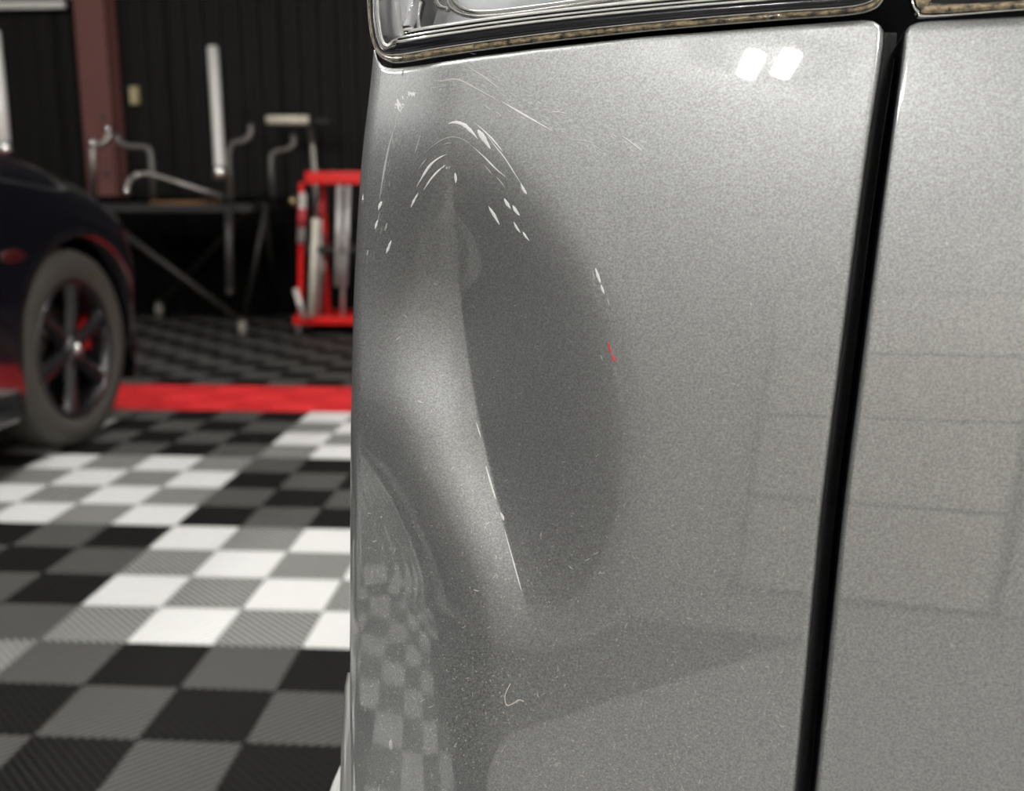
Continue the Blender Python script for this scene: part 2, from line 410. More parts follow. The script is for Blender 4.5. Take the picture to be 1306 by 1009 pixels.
def band(name, m, off0, off1, z0, z1, crown, n=7, parent=tail):
    A = lamp_path(off0, 0); B = lamp_path(off1, 0); rows = []
    for a, b in zip(A, B):
        r = []
        for k in range(n):
            t = k/(n-1)
            r.append(at(a[0]*(1-t)+b[0]*t, a[1]*(1-t)+b[1]*t, (a[2]*(1-t)+b[2]*t)+z0*(1-t)+z1*t-crown*math.sin(math.pi*t)))
        rows.append(r)
    mb = MB(); mb.grid(rows); return mb.build(name, m, parent)
band('lens_rim', M_rim, -1.6, .8, .004, .002, .001)
band('glue_seam', M_seal, .5, 9.5, .0015, .001, .0012)
band('lens_rim', M_rim, 9.3, 11, .0008, .0006, .0008)
band('lens_edge', M_band, 10.8, 25, .001, -.001, .0012)
for k, (a, b) in enumerate(((24.5, 28.5), (30.5, 33.5), (36, 40))):
    band('lens_rib', M_rim, a, b, -.0008-.0006*k, -.001-.0006*k, .0012)
band('lens_edge', M_band, 28, 31, .0002, .0002, 0)
band('lens_edge', M_band, 33, 36.5, -.0004, -.0004, 0)
band('clear_lens', M_clear, 39, 150, -.002, -.006, .002, n=14)
# reflector bowl and shelves behind the clear lens
M_refl = mat('silver_reflector', (.14, .14, .145), rough=.42, metal=.7, bump=.3, nscale=60)
band('reflector', M_refl, 34, 170, .012, .030, -.006, n=12)
def lens_curve(pts, r, m, dz):
    p = [at(a, b, float(base_Z(np.array(a*1.), np.array(b*1.)))+dz) for a, b in pts]
    return smooth_path(p, 8), r
MB().tube(*lens_curve([(560, -14), (572, 2), (590, 12), (620, 14), (690, 6), (780, -6)], .0012, M_chrome, .006)).build('bezel', M_chrome, tail)
MB().tube(*lens_curve([(553, -14), (564, 6), (586, 17), (622, 19), (700, 9), (800, -6)], .0007, M_chrome, .005)).build('bezel', M_chrome, tail)
MB().tube(*lens_curve([(497, -10), (500, 12), (508, 30), (512, 44)], .0009, M_chrome, .009)).build('bezel', M_chrome, tail)
MB().tube(*lens_curve([(536, -8), (545, 4), (560, 8)], .0010, M_chrome, .006)).build('bezel', M_chrome, tail)
# tailgate lamp at the upper right
gl = empty('tailgate_light', at(1250, -5, .28)); adopt(gl, carroot)
def gband(name, m, pts0, pts1, dz, crown):
    A = smooth_path([Vector((a, b, 0)) for a, b in pts0], 8); B = smooth_path([Vector((a, b, 0)) for a, b in pts1], 8); rows = []
    for a, b in zip(A, B):
        rows.append([at(a.x*(1-t)+b.x*t, a.y*(1-t)+b.y*t, float(base_Z(np.array(1250.), np.array(0.)))-.00095*0+(1250-a.x)*.00008+dz-crown*math.sin(math.pi*t)) for t in [k/6 for k in range(7)]])
    mb = MB(); mb.grid(rows); mb.build(name, m, gl)
gband('lens_rim', M_chrome, [(1157, -30), (1160, 4), (1168, 20), (1184, 24), (1300, 14.5), (1500, 0)], [(1164, -30), (1168, 2), (1174, 12), (1188, 17), (1300, 10), (1500, -4)], .004, .002)
gband('glue_seam', M_seal, [(1164, -30), (1168, 2), (1174, 12), (1188, 17), (1300, 10.5), (1500, -4)], [(1176, -30), (1182, -8), (1188, -1), (1198, 5), (1300, 1), (1500, -14)], .003, .001)
gband('lens_edge', M_band, [(1176, -30), (1182, -8), (1188, -1), (1198, 5), (1300, 1), (1500, -14)], [(1200, -60), (1210, -60), (1220, -60), (1230, -60), (1300, -60), (1500, -60)], .003, .002)
# lower bumper edge behind the corner, bottom left; pale colour paints in the white tiles it reflects
rows = []
for k in range(14):
    t = k/13; vv = 858+t*230
    ul = itp(vv, [858, 866, 900, 950, 1100], [443, 440, 438.5, 435, 431]); ur = 462
    rows.append([at(float(ul+(ur-ul)*(1-math.cos(a))), vv, .425-.02*math.sin(a)+.0) for a in [math.pi/2*q/8 for q in range(9)]])
mb = MB(); mb.grid(rows)
mb.build('bumper_edge', mat('pale_reflection_silver', (.55, .56, .55), rough=.3, metal=.6, coat=1), carroot)
mb = MB(); rows = []
for k in range(10):
    t = k/9; vv = 972+t*110; ul = 436-15*min(1, t*3.2)
    rows.append([at(ul+(456-ul)*(1-math.cos(a)), vv, .47-.03*math.sin(a)) for a in [math.pi/2*q/6 for q in range(7)]])
mb.grid(rows); o = mb.build('bumper_corner', mat('white_scuffed_plastic', (.8, .8, .78), rough=.4, noise=.3, nscale=200, bump=.5), carroot)
o['label'] = 'small white scuffed bumper corner at the lower left'
# ------------------------------------------------------------------ scratches, painted lamp glints, chips and dust on the panel
M_scr = mat('bared_scratch_glint', (.85, .86, .87), rough=.5)
M_scrd = mat('faint_scuff', (.50, .51, .50), rough=.5)
M_redchip = mat('red_paint_transfer', (.75, .05, .05), rough=.5)
def surf(a, b, lift=.00012):
    return at(a, b, float(panel_Z(np.array(a*1.), np.array(b*1.)))-lift)
def scratch_glint(pts, wmax, m=M_scr, name='scratch_glint', taper=1.0, n=6, label=None):
    q = smooth_path([Vector((a, b, 0)) for a, b in pts], n); N_ = len(q); v_ = []; f_ = []
    for i, p in enumerate(q):
        t = (q[min(i+1, N_-1)]-q[max(i-1, 0)]).normalized(); nn = Vector((t.y, -t.x, 0))
        x = i/(N_-1); w = wmax*.5*max(.12, math.sin(math.pi*x)**taper)*random.uniform(.75, 1.15)
        for s, l in ((-1, .00006), (0, .00022), (1, .00006)):
            c = p+nn*w*s; v_.append(surf(c.x, c.y, l))
        if i:
            b = 3*(i-1); f_ += [(b, b+1, b+4, b+3), (b+1, b+2, b+5, b+4)]
    o = newmesh(name, v_, f_, m, panel)
    if label: o['label'] = label
    return o
def z4(pts): return [(500+a*.218, 120+b*.218) for a, b in pts]
scratch_glint(z4([(325, 175), (370, 165), (420, 180), (465, 220), (500, 262)]), 5)  # white arcs here paint lamp reflections on the dent's lip, among real scratches
scratch_glint(z4([(500, 208), (530, 250), (575, 320)]), 7, taper=.8)
scratch_glint(z4([(480, 165), (560, 235), (610, 290), (648, 338)]), 2.0)
scratch_glint(z4([(545, 225), (600, 300), (660, 375), (720, 470), (760, 530)]), 1.3)
scratch_glint(z4([(752, 520), (770, 560), (788, 585)]), 4)
scratch_glint(z4([(170, 370), (230, 310), (300, 265), (360, 252), (420, 268), (470, 305)]), 1.4, m=M_scrd)
scratch_glint(z4([(470, 305), (540, 370), (610, 440), (665, 485)]), 2.0)
scratch_glint(z4([(535, 410), (560, 440), (585, 470)]), 1.8, m=M_scrd)
scratch_glint(z4([(612, 485), (635, 515), (660, 545)]), 1.8, m=M_scrd)
scratch_glint(z4([(320, 352), (265, 380), (220, 420), (180, 480), (143, 543)]), 3.2)
scratch_glint(z4([(318, 412), (270, 450), (225, 500), (185, 560)]), 2.4)
scratch_glint(z4([(155, 575), (130, 620), (108, 665)]), 2.6)
scratch_glint(z4([(205, 375), (180, 405), (155, 440)]), 1.5, m=M_scrd)
scratch_glint(z4([(368, 460), (372, 490), (373, 520)]), 3.5)
scratch_glint(z4([(563, 655), (595, 705), (628, 765)]), 4.0)
scratch_glint(z4([(655, 610), (672, 640), (694, 672)]), 4.0)
scratch_glint(z4([(705, 650), (722, 680), (746, 712)]), 4.0)
scratch_glint(z4([(712, 748), (728, 780), (750, 812)]), 2.8)
scratch_glint(z4([(765, 805), (780, 830), (803, 860)]), 2.8)
scratch_glint(z4([(530, 62), (560, 80), (580, 95)]), 1.4, m=M_scrd)
scratch_glint(z4([(600, 100), (620, 112), (638, 125)]), 1.2, m=M_scrd)
scratch_glint(z4([(300, 295), (330, 287), (352, 286)]), 1.4, m=M_scrd)
scratch_glint(z4([(165, 240), (150, 290), (132, 350)]), 1.6, m=M_scrd)
def z6(pts): return [(440+a*.327, b*.327) for a, b in pts]
scratch_glint(z6([(610, 395), (660, 425), (720, 460), (800, 505)]), 2.6)
scratch_glint(z6([(350, 325), (430, 310), (500, 340), (600, 395)]), 3.2, m=M_scrd)
scratch_glint(z6([(470, 255), (540, 300), (600, 345)]), 3.0, m=M_scrd)
scratch_glint(z6([(1080, 530), (1120, 560), (1160, 590)]), 2.4, m=M_scrd)
scratch_glint(z6([(790, 440), (830, 437), (866, 444)]), 1.6, m=M_scrd)
scratch_glint(z6([(880, 545), (930, 550), (980, 560)]), 1.4, m=M_scrd)
scratch_glint(z6([(190, 505), (165, 600), (133, 780)]), 2.6, m=M_scrd)
scratch_glint(z6([(145, 785), (136, 800), (130, 820)]), 4)
scratch_glint(z6([(128, 858), (122, 875), (117, 895)]), 3)
scratch_glint(z6([(163, 870), (160, 885), (156, 900)]), 2.2, m=M_scrd)
scratch_glint(z6([(180, 938), (170, 965), (160, 990)]), 3.4)
scratch_glint(z6([(90, 975), (88, 985), (86, 1000)]), 2, m=M_scrd)
def z7(pts): return [(560+a*.2975, 500+b*.2975) for a, b in pts]
scratch_glint(z7([(158, 128), (170, 165), (180, 200)]), 1.4)
scratch_glint(z7([(200, 318), (215, 370), (230, 420), (243, 460)]), 2.4, taper=.5)
scratch_glint(z7([(262, 515), (272, 535), (278, 552)]), 3.2)
scratch_glint(z7([(280, 590), (305, 680), (330, 770), (354, 855)]), 1.5, taper=.4)
for a, b in ((634, 718), (672, 690), (565, 752), (697, 775), (235, 793), (160, 850)):
    an = random.uniform(0, 3); scratch_glint(z7([(a-14*math.cos(an), b-14*math.sin(an)), (a, b+3), (a+14*math.cos(an), b+14*math.sin(an))]), 1.5, m=M_scrd)
def z8(pts): return [(720+a*.1585, 320+b*.1585) for a, b in pts]
scratch_glint(z8([(248, 138), (268, 200), (290, 262)]), 4.0)
scratch_glint(z8([(292, 270), (305, 310), (318, 345)]), 3.2)
scratch_glint(z8([(225, 155), (232, 190), (240, 225)]), 1.2, m=M_scrd)
scratch_glint(z8([(345, 375), (352, 410), (360, 440)]), 1.3, m=M_scrd)
scratch_glint(z8([(347, 730), (362, 780), (378, 835)]), 3.2, m=M_redchip, name='red_paint_chip', label='small red paint streak')
scratch_glint(z8([(386, 840), (395, 865), (408, 895)]), 4.0, m=M_redchip, name='red_paint_chip', label='small red paint streak')
scratch_glint(z8([(290, 835), (298, 860), (306, 885)]), 1.3, m=M_scrd)
def fine(name, items, m, kind='stuff', label=None):
    """many tiny marks lying on the panel, joined: items (u, v, angle, length px, width px, bend)"""
    v_ = []; f_ = []
    for (a, b, an, ln, wd, bend) in items:
        base = len(v_); dx, dy = math.cos(an), math.sin(an)
        for k in range(4):
            t = k/3-.5; off = bend*(t*t-.25)
            for s_ in (-1, 1):
                ww = wd*.5*(1 if k in (1, 2) else .3)*s_
                v_.append(surf(a+dx*ln*t-dy*(off+ww), b+dy*ln*t+dx*(off+ww), .00007))
        for k in range(3): f_.append((base+2*k, base+2*k+1, base+2*k+3, base+2*k+2))
    o = newmesh(name, v_, f_, m, panel); o['kind'] = kind
    if label: o['label'] = label
    return o
rr = random.Random(11); it = []
def haze(pts, n, spread, ln, wd=.7):
    q = smooth_path([Vector((a, b, 0)) for a, b in pts], 12)
    for _ in range(n):
        i = rr.randrange(len(q)-1); t = q[i+1]-q[i]; an = math.atan2(t.y, t.x)
        o_ = rr.gauss(0, spread); it.append((q[i].x-math.sin(an)*o_, q[i].y+math.cos(an)*o_, an+rr.gauss(0, .18), rr.uniform(.4, 1)*ln, wd*rr.uniform(.6, 1.3), rr.gauss(0, .6)))
haze([(545, 108), (590, 104), (615, 112), (650, 132), (700, 160), (740, 175), (770, 200)], 120, 5, 9)
haze([(590, 84), (615, 95), (650, 115), (700, 140), (760, 165), (820, 190)], 120, 6, 10)
haze([(560, 110), (600, 96), (640, 104)], 60, 6, 5)
haze([(480, 300), (492, 240), (503, 170), (508, 140)], 30, 4, 12, .6)
haze([(590, 330), (602, 450), (622, 600), (650, 700)], 24, 5, 6, .6)
haze([(755, 340), (775, 420), (785, 480)], 24, 5, 6, .7)
fine('fine_scratches', it, M_scrd, label='haze of hairline scratches across the top of the dent')
it = []
for (a, b, n, sx, sy, w0) in ((508, 134, 26, 4.0, 4.0, 2.2), (525, 120, 16, 4.5, 2.5, 1.7), (570, 212, 5, 3, 3, 1.2), (512, 140, 5, 3, 5, 1.2)):
    for _ in range(n): it.append((a+rr.gauss(0, sx*.6), b+rr.gauss(0, sy*.6), rr.uniform(1.1, 2.0), rr.uniform(2, 6), w0*rr.uniform(.5, 1), 0))
fine('paint_chip', it, M_scr)
it = []
for _ in range(1500):
    b = 1009-abs(rr.gauss(0, 260)); a = rr.uniform(f_sil(b)+10, min(1000, f_gl(b)-8))
    if rr.random() < (a-800)/500: continue
    big = rr.random() < .12
    it.append((a, b, rr.uniform(0, 3.14), rr.uniform(3, 8) if big else rr.uniform(1, 3), rr.uniform(.5, 1.3), rr.gauss(0, 3) if big else 0))
fine('dust', it, mat('grey_dust', (.62, .61, .57), rough=.9), label='pale dust specks over the lower half')
# clinging hair and drops
def hair(pts, r, name, label):
    q = [surf(a, b, .0006) for a, b in pts]
    return tag(MB().tube(smooth_path(q, 8), r, 6).build(name, mat('pale_fibre', (.7, .68, .62), rough=.6)), label, 'hair')
hair([(651, 872), (645, 884), (644, 893), (647, 900), (655, 897), (662, 893), (668, 895)], .00014, 'stray_hair', 'pale curled hair stuck low on the dented grey panel')
M_water = mat('water', (.9, .9, .9), rough=.02, trans=.6, ior=1.33)
for (a, b, r, lab) in ((499, 950, .0013, 'elongated water drop near the lower left edge of the grey panel'), (514, 93, .0008, 'tiny water drop just under the left corner of the clear lamp')):
    c = surf(a, b, 0); Rr = RM
    mb = MB(); mb.ball((0, 0, 0), r, 12, 8, sc=(.75, 1.5, .5)); mb.v = [tuple(c+RM @ Vector(p)) for p in mb.v]
    tag(mb.build('water_drop', M_water), lab, 'drop')

# ================================================================== DARK CAR (background left)
wc = ground(112, 567); 
hd = math.radians(90-58)
cfx = (RM @ Vector((1, 0, 0))); cfx.z = 0; cfx.normalize()
cfy = (RM @ Vector((0, 0, -1))); cfy.z = 0; cfy.normalize()
ang = math.radians(7)
LEN = (cfx*math.sin(ang)+cfy*math.cos(ang)).normalized()       # along the car, towards its far end
OUT = (cfx*math.cos(ang)-cfy*math.sin(ang)).normalized()       # out of the car's side, to the right and to us
UP = Vector((0, 0, 1))
RT = .385
WCEN = wc+UP*RT
def cw(x, y, z): return WCEN+LEN*x+OUT*y+UP*(z-RT)
dark = empty('car', wc, 'black car at the left edge with a black spoked wheel', 'car')
M_navy = mat('navy_black_paint', (.004, .0045, .009), rough=.25, metal=.2, coat=1.0)
M_navy.node_tree.nodes['Principled BSDF'].inputs['Coat IOR'].default_value = 2.1
M_tyre = mat('tyre_rubber', (.062, .058, .050), rough=.75, noise=.15, nscale=30)
M_rimb = mat('gloss_black_alloy', (.010, .010, .012), rough=.3, coat=.45)
M_redc = mat('red_caliper', (.5, .01, .012), rough=.4)
MW = Matrix((( OUT.x, LEN.x, UP.x, WCEN.x), (OUT.y, LEN.y, UP.y, WCEN.y), (OUT.z, LEN.z, UP.z, WCEN.z), (0, 0, 0, 1)))
wheel = empty('wheel', WCEN); adopt(wheel, dark)
mb = MB(); mb.lathe([(-.22, .245), (-.225, .32), (-.20, .372), (-.17, .385), (-.04, .385), (-.012, .372), (0, .335), (-.004, .29), (-.016, .268)], MW, 48); mb.build('tyre', M_tyre, wheel)
mb = MB(); mb.lathe([(-.016, .27), (-.006, .267), (-.008, .255), (-.04, .244), (-.16, .236), (-.20, .25)], MW, 48); mb.build('rim', M_rimb, wheel)
mb = MB(); mb.lathe([(-.10, .001), (-.10, .16), (-.115, .165), (-.125, .16)], MW, 32); mb.build('brake_disc', mat('brake_steel', (.12, .11, .10), rough=.4, metal=1), wheel)
for k in range(6):
    a = 2*math.pi*k/6+.35; rows = []
    for r, wd, ax in ((.03, .030, -.028), (.08, .026, -.020), (.15, .024, -.016), (.21, .030, -.016), (.255, .046, -.018)):
        d = Vector((0, math.cos(a), math.sin(a))); t = Vector((0, -math.sin(a), math.cos(a)))
        rows.append([MW @ (d*r+t*wd*q+Vector((ax+dz, 0, 0))) for q, dz in ((-1, -.035), (-.8, -.004), (0, .004), (.8, -.004), (1, -.035))])
    mb = MB(); mb.grid(rows); mb.build('spoke', M_rimb, wheel)
mb = MB(); mb.lathe([(-.05, .055), (-.012, .052), (-.004, .034), (-.004, .001)], MW, 20); mb.build('hub', M_rimb, wheel)
mb = MB(); mb.lathe([(-.004, .026), (.003, .024), (.006, .001)], MW, 20); o = mb.build('centre_cap', M_chrome, wheel); o['label'] = 'bright centre cap'
for k in range(5):
    a = 2*math.pi*k/5; mb = MB(); c = MW @ Vector((-.014, .042*math.cos(a), .042*math.sin(a))); mb.ball(c, .008); mb.build('lug_nut', M_chrome, wheel)
mb = MB()
mb.grid([[MW @ Vector((x, r*math.cos(a), r*math.sin(a))) for x, r in ((-.12, .10), (-.06, .10), (-.055, .13), (-.06, .195), (-.12, .20))] for a in [math.radians(q) for q in range(-10, 36, 5)]])
o = mb.build('caliper', M_redc, wheel); o['label'] = 'red brake caliper'
# body: plan outline from the rear of the side to the far nose, with an arch over the wheel
def body():
    path = []
    for x in np.linspace(-2.2, .36, 74): path.append((float(x), .035, 0.0))
    for a in np.linspace(0, 80, 26)[1:]:
        r = math.radians(a); path.append((.36+.20*math.sin(r), .035-.55*(1-math.cos(r)), a))
    for y in np.linspace(-.45, -1.5, 10)[1:]: path.append((.56+.04*min(1, (-.45-y)), float(y), 90))
    Ra = .43; rows = []
    for x, y, a in path:
        zb = .20 if a < 40 else .20+.06*(a-40)/50
        if abs(x) < Ra: zb = max(zb, RT+math.sqrt(Ra*Ra-x*x))
        zt = float(np.interp(x, [-2.2, -1.2, -.5, -.1, .2, .45, .62, .74], [1.24, 1.22, 1.16, 1.10, 1.02, .91, .80, .72]))
        inn = Vector((math.sin(math.radians(a))*-1, -math.cos(math.radians(a))))   # inwards (x, y)
        row = []
        if zb < RT+.44 and abs(x) < Ra:
            row.append((x, y-.10, zb+.0)); row.append((x, y-.004, zb-.002))
        else:
            row.append((x+inn.x*.08, y+inn.y*.08, zb)); row.append((x+inn.x*.01, y+inn.y*.01, zb))
        H = zt-.16-zb
        for t in (0.02, .15, .3, .45, .6, .75, .9, 1.0):
            b = .012*math.sin(t*math.pi)
            row.append((x-inn.x*b, y-inn.y*b, zb+H*t))
        for q in np.linspace(0, 1, 8)[1:]:
            an = q*math.pi/2
            row.append((x+inn.x*.20*(1-math.cos(an)), y+inn.y*.20*(1-math.cos(an)), zt-.16+.16*math.sin(an)))
        for q in (.3, .5, .75):
            row.append((x+inn.x*.20+inn.x*(q-.2)*(1 if a > 45 else 1), y+inn.y*q, zt+.03*q))
        rows.append([cw(*p) for p in row])
    mb = MB(); mb.grid(rows); return mb
body().build('body', M_navy, dark)
# dark wheel-arch liner and underside
mb = MB(); mb.grid([[cw(0.455*math.cos(a), y, RT+0.455*math.sin(a)) for y in (.0, -.12, -.34)] for a in [math.radians(q) for q in range(-25, 206, 10)]]); mb.build('arch_liner', M_black, dark)
mb = MB(); mb.grid([[cw(0.455*r*math.cos(a), -.34, RT+0.455*r*math.sin(a)) for r in (0.01, 1)] for a in [math.radians(q) for q in range(-25, 206, 15)]]); mb.build('arch_liner', M_black, dark)
mb = MB(); mb.box((0, 0, 0), (2.9, 1.35, .06)); mb.v = [tuple(cw(p[0]-.9, p[1]-.75, .22+p[2])) for p in mb.v]; mb.build('underbody', M_black, dark, smooth=False)
# windscreen and cabin further back along the car
mb = MB()
mb.grid([[cw(x, y, z) for y in (-.22, -.8, -1.4)] for x, z in ((-.95, 1.10), (-1.25, 1.27), (-1.6, 1.42), (-2.2, 1.46))]); mb.build('windscreen', mat('dark_blue_glass', (.01, .012, .04), rough=.08, coat=1), dark)
mb = MB(); mb.ball((0, 0, 0), 1, 12, 8, sc=(.004, .075, .022)); mb.v = [tuple(cw(-.44+p[1], .045+p[0], .77+p[2])) for p in mb.v]  # small dark red oval set on the body side
o = mb.build('red_spot', mat('dark_red_spot', (.05, .003, .004), rough=.4, coat=.3), dark); o['label'] = 'small red spot on the body side'

# ================================================================== BACKGROUND WORKSHOP
M_steel = mat('brushed_steel', (.27, .26, .245), rough=.35, metal=1.0)
M_dull = mat('dull_galvanised_pipe', (.13, .125, .12), rough=.45, metal=.7)
M_maroon = mat('red_oxide_steel', (.14, .05, .044), rough=.6, noise=.15, nscale=8)
M_tbl = mat('black_powder_coat', (.02, .021, .022), rough=.5)
M_card = mat('brown_cardboard', (.36, .19, .08), rough=.85, noise=.1)
M_red = mat('red_powder_coat', (.75, .008, .006), rough=.35, coat=.3)
# maroon I-column beside the wall
Yc = Y1-.25
a = at_y(104, 130, Yc); b = at_y(142, 130, Yc)
colm = empty('steel_column', ((a.x+b.x)/2, Yc, 0), 'maroon painted steel column against the black back wall', 'column')
cw_ = b.x-a.x; mx = (a.x+b.x)/2
MB().box((mx, Yc, ZC/2), (cw_, .014, ZC-.02)).build('flange', M_maroon, colm, smooth=False)
MB().box((mx, Yc+.19, ZC/2), (cw_, .014, ZC-.02)).build('flange', M_maroon, colm, smooth=False)
MB().box((mx, Yc+.095, ZC/2), (.014, .176, ZC-.02)).build('web', M_maroon, colm, smooth=False)
for zz in (at_y(137, 220, Yc).z, at_y(137, 150, Yc).z):
    MB().ball((at_y(137, 220, Yc).x, Yc-.012, zz), .022).build('bolt', M_dull, colm)
# white door track strip, upper left
p0 = at_y(-40, 9, Y1-.06); p1 = at_y(88, 9, Y1-.06)
struct(MB().box(((p0.x+p1.x)/2, Y1-.12, p0.z), (p1.x-p0.x, .04, .055), bev=.006).build('trim_2', M_white, smooth=False))
# socket box on the wall
pb = at_y(172, 122, Y1-.05)
ob = empty('outlet_box', pb, 'small yellowish box on the dark wall right of the maroon column', 'outlet')
MB().box(pb, (.07, .05, .14), bev=.008).build('housing', mat('ivory_plastic', (.38, .33, .17), rough=.5), ob, smooth=False)
MB().box(pb+Vector((0, -.028, 0)), (.045, .008, .09), bev=.003).build('cover', mat('ivory_cover', (.5, .45, .25), rough=.5), ob, smooth=False)
# folding work table
tz = .885
TZf, TZb = 6.75, 7.75
def tp(u_, Zd, z):                       # point at image column u_, depth Zd, height z
    p = at(u_, 240, Zd); return Vector((p.x, p.y, z))
tA = tp(112, TZf+.1, tz); tB = tp(318, TZf, tz)
tbl = empty('folding_table', tuple((tA+tB)/2-Vector((0, 0, tz))), 'black folding work table with crossed legs before the black wall', 'table')
bk_ = cfy*.75
mb = MB()
for zz in (tz, tz-.045):
    pass
top = [tA, tB, tB+bk_, tA+bk_]
mb.v = [tuple(p) for p in top]+[tuple(p-Vector((0, 0, .045))) for p in top]
mb.f = [(0, 1, 2, 3), (7, 6, 5, 4), (0, 4, 5, 1), (1, 5, 6, 2), (2, 6, 7, 3), (3, 7, 4, 0)]
mb.build('table_top', M_tbl, tbl, smooth=False)
M_leg = mat('dull_black_tube', (.014, .0135, .0125), rough=.5, metal=0)
def leg(p, q, r=.022, name='leg', m=M_leg): return MB().tube([p, q], r, 10).build(name, m, tbl)
gA = ground(311, 430); gB = ground(205, 405); 
leg(tA+Vector((0, 0, -.02)), Vector((gA.x, gA.y, .10)))
leg(tB+Vector((-.1, .3, -.03)), Vector((gB.x, gB.y, .10)), .016)
leg(tB+bk_*.5, tp(345, TZb, .16), .020)
leg(tB+Vector((.1, 0, -.04)), Vector((gA.x, gA.y, .10)), .014)
for g in (gA, gB):
    MB().tube([Vector((g.x-.02, g.y, .06)), Vector((g.x+.02, g.y, .06))], .055, 16).build('caster', mat('caster_rubber', (.25, .23, .20), rough=.5), tbl)
    MB().box((g.x, g.y, .115), (.05, .05, .03)).build('caster_fork', M_steel, tbl, smooth=False)
mb = MB(); k0 = tp(96, 7.95, 0); k1 = tp(392, 7.95, 0); rows = []  # black sheet added to stand for the darkness under the table
for i in range(61):
    t = i/60; p = k0.lerp(k1, t)+cfy*.035*math.sin(i*1.05+.7*math.sin(i*.4)); rows.append([Vector((p.x, p.y, z)) for z in (.01, .3, .6, .93)])
mb.grid(rows); mb.grid([[p+cfy*.006 for p in r] for r in rows])
tag(mb.build('added_backdrop', mat('backdrop_black', (.004, .004, .004), rough=.95, spec=.05)), 'black cloth added for the darkness behind the legs of the folding table', 'backdrop')
# cardboard sheet
c0 = tp(190, TZf+.25, tz+.004); c1 = tp(258, TZf+.25, tz+.004)
card = MB(); cc = [c0, c1, c1+cfy*.5, c0+cfy*.5]; card.v = [tuple(p) for p in cc]+[tuple(p+Vector((0, 0, .012))) for p in cc]; card.f = [(3, 2, 1, 0), (4, 5, 6, 7), (0, 1, 5, 4), (1, 2, 6, 5), (2, 3, 7, 6), (3, 0, 4, 7)]
tag(card.build('cardboard_sheet', M_card, smooth=False), 'brown cardboard sheet lying on the black folding table', 'cardboard')
# bent steel arms standing up from the table and behind it
def arm(pix, Zd, r, name, label, cat, m=M_steel, group=None, knobs=(), base=None):
    pts = [at(a_, b_, Zd) for a_, b_ in pix]
    root = empty(name, pts[0] if base is None else base, label, cat, group)
    q = []
    for i, p in enumerate(pts):                                   # rounded bends
        if 0 < i < len(pts)-1:
            a_ = p.lerp(pts[i-1], min(.45, .055/(p-pts[i-1]).length)); b_ = p.lerp(pts[i+1], min(.45, .07/(p-pts[i+1]).length))
            for k in range(6):
                t = k/5; q.append(a_*(1-t)**2+p*2*t*(1-t)+b_*t*t)
        else: q.append(p)
    MB().tube(q, r, 12).build('tube', m, root)
    for (a_, b_, rr) in knobs: MB().ball(at(a_, b_, Zd-.02), rr, 14, 10).build('knob', M_chrome, root)
    return root
G = 'bent steel hanger arms around the work table'
arm([(120, 257), (118, 184), (133, 184), (140, 172), (138, 160)], 6.95, .023, 'hanger_arm', 'bent steel hanger arm in front of the maroon column', 'arm', group=G, knobs=((119, 183, .03), (138, 165, .028)))
arm([(196, 255), (193, 200), (190, 187), (160, 187), (149, 178), (150, 170)], 7.0, .022, 'hanger_arm', 'bent steel hanger arm right of the maroon column, its hook turned left', 'arm', m=M_dull, group=G)
arm([(294, 258), (291, 196), (296, 182), (314, 180), (321, 170), (319, 158)], 6.9, .022, 'hanger_arm', 'bent steel hanger arm just right of the white upright tube', 'arm', m=M_dull, group=G)
arm([(348, 252), (345, 202), (350, 193), (368, 191), (376, 183), (373, 172)], 7.2, .021, 'hanger_arm', 'bent steel hanger arm nearest to the red tool cart', 'arm', m=M_dull, group=G)
arm([(160, 247), (163, 234), (172, 224), (186, 221), (200, 224), (285, 252)], 6.8, .020, 'hanger_arm', 'long curved steel arm lying over the brown cardboard', 'arm', group=G, knobs=((161, 243, .028), (174, 224, .03)))
ht = MB(); ht.tube([at(292, 262, 6.72), at(292, 310, 6.72), at(293, 372, 6.72)], .026, 12); ht.ball(at(293, 372, 6.71), .028, 12, 8)
ht.build('hanging_tube', mat('dark_dull_tube', (.03, .027, .027), rough=.4), tbl)
arm([(271, 60), (275, 120), (280, 205), (281, 224)], 6.8, .036, 'upright_tube', 'white upright tube with a round end over the work table', 'tube', m=mat('white_tube', (.62, .62, .60), rough=.35), knobs=((280, 221, .052),))
arm([(-8, 40), (0, 120), (6, 192)], 6.2, .036, 'upright_tube', 'white leaning tube at the left edge above the black car', 'tube', m=mat('white_leaning_tube', (.62, .62, .60), rough=.35), knobs=((6, 190, .05),))
# work lamp on a stem over the cart
wl = empty('work_lamp', at(401, 218, 7.7), 'pale bar shaped work lamp on a steel stem behind the red cart', 'lamp')
MB().tube([at(340, 153, 7.7), at(394, 153, 7.7)], .033, 12).build('lamp_bar', mat('warm_white_bar', (.85, .80, .66), rough=.3), wl)
MB().tube([at(395, 155, 7.7), at(424, 156, 7.7)], .028, 12).build('handle', M_tbl, wl)
sb = at(402, 230, 7.7)
MB().tube([at(396, 160, 7.7), at(399, 190, 7.7), sb, Vector((sb.x, sb.y, .03))], .024, 10).build('stem', M_steel, wl)
MB().tube([Vector((sb.x, sb.y, .0)), Vector((sb.x, sb.y, .03))], .16, 20).build('base', M_tbl, wl)
